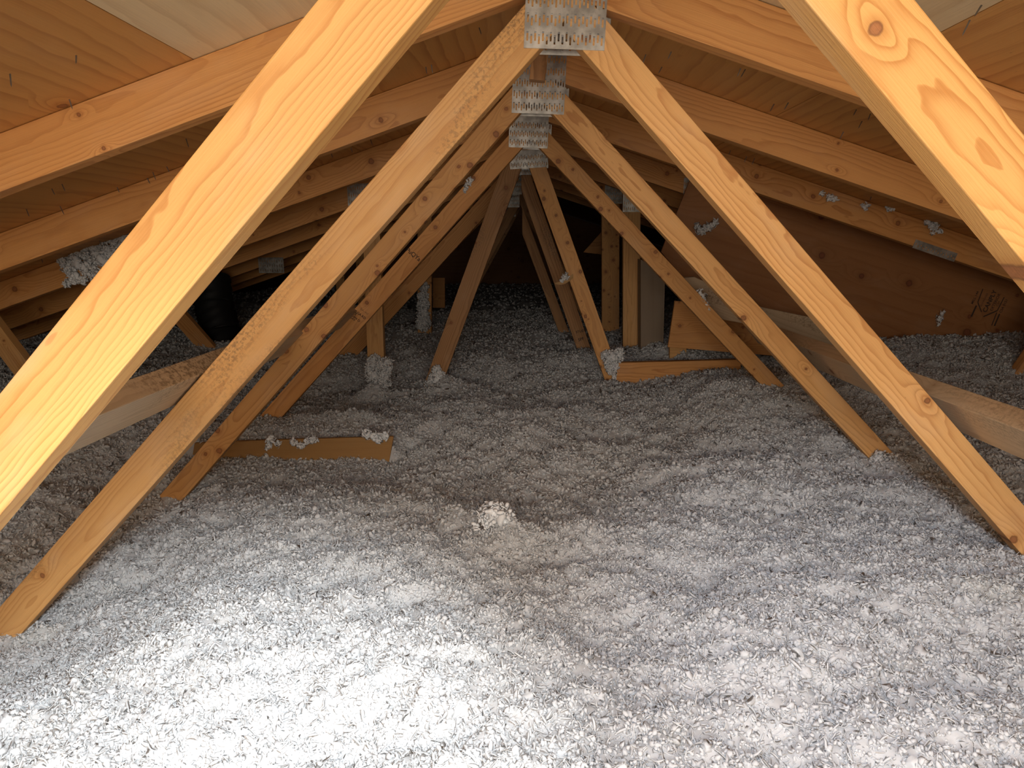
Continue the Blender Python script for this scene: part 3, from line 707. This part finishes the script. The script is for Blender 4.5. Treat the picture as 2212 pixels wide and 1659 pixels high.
clump('faint tall sleeve of fibreglass on a post in the dark, left of centre',
      [B(x, y, TY(6)-.03, r_) for x, y, r_ in ((915, 620, 12), (914, 640, 13), (914, 660, 15), (914, 680, 15), (914, 698, 18))], dens=.8, size=(.006, .012))
clump('wispy tuft on the dark brown plywood above the cracked web',
      [B(x, y, 3.0, r_) for x, y, r_ in ((1515, 498, 12), (1530, 490, 10), (1545, 482, 8), (1505, 488, 7))], dens=.7, wisps=.8)
clump('tuft hanging on the upper edge of the cracked web',
      [B(x, y, TY(3)+.01, r_) for x, y, r_ in ((1512, 630, 7), (1518, 642, 9), (1524, 655, 7), (1530, 666, 6))], dens=.8, wisps=.8)
clump('small tuft caught on the curled splinter', [B(1222, 598, TY(4)-.03, 8), B(1216, 606, TY(4)-.03, 5)], dens=1, wisps=.8)
clump('feather shaped tuft on the upper part of the stamped left web', [B(1016, 388, TY(3)-.006, 6), B(1012, 396, TY(3)-.006, 6), B(1008, 405, TY(3)-.006, 5), B(1004, 411, TY(3)-.006, 3)], dens=1, wisps=.9, size=(.003, .007))
clump('pinkish white tuft at the foot of the knot-lined right web beside open fibreglass', [B(1905, 988, TY(2)-.02, 20), B(1925, 995, TY(2)-.02, 16), B(1890, 992, TY(2)-.02, 10)], dens=1, wisps=.6)
clump('leftmost of three small tufts on the right rafter', [B(1795, 425, 2.46, 9), B(1802, 432, 2.46, 6), B(1776, 417, 2.46, 4)], dens=.7, wisps=.9)
clump('middle of three small tufts on the right rafter, the smallest', [B(1868, 447, 2.46, 7)], dens=.7, wisps=.9)
clump('rightmost of three small tufts on the right rafter', [B(1925, 452, 2.46, 7), B(1918, 450, 2.46, 4)], dens=.7, wisps=.9)
clump('ragged tuft lying on the right rafter edge, nearest to the broad near web', [B(2012, 482, 2.46, 12), B(2020, 490, 2.46, 8), B(2005, 478, 2.46, 7), B(2030, 500, 2.46, 4), B(2015, 503, 2.46, 4)], dens=.7, wisps=.9)
clump('torn tuft hanging low on the dark brown plywood near the grade stamp', [B(2030, 688, 3.0, 8), B(2036, 678, 3.0, 6), B(2028, 700, 3.0, 4)], dens=.6, wisps=.9)
clump('left of two tufts draped over the tan board edge', [B(585, 950, 2.19, 10), B(580, 965, 2.19, 8), B(577, 985, 2.19, 4), B(600, 958, 2.19, 7)], dens=1, wisps=.8)
clump('right of two tufts draped over the tan board edge', [B(x, y, 2.19, 9) for x, y in ((635, 955), (650, 962), (665, 953), (680, 948))], dens=1, wisps=.7)
clump('fibreglass mop spilling over the right end of the tan board', [B(x, y, 2.19, 10) for x, y in ((805, 940), (818, 950), (830, 942), (790, 938))], dens=1, wisps=.7)

clump('raised lump of matted fibreglass standing up from the open floor in front', [B(x, y, 1.42, r_) for x, y, r_ in ((1060, 1110, 30), (1085, 1112, 30), (1110, 1150, 22), (1070, 1135, 26), (1050, 1120, 18), (1095, 1128, 22), (1085, 1155, 28), (1100, 1175, 24), (1065, 1165, 20), (1030, 1140, 10), (1080, 1190, 26))], dens=.9, size=(.004, .008), wisps=.35)
board_px('ridge_block', [(1157, 60), (1192, 60), (1177, 174), (1143, 171)], 1.66, .03, OLD, 'small brown wood block hanging at the ridge between the two largest plates', 'wood block', math.pi/2)
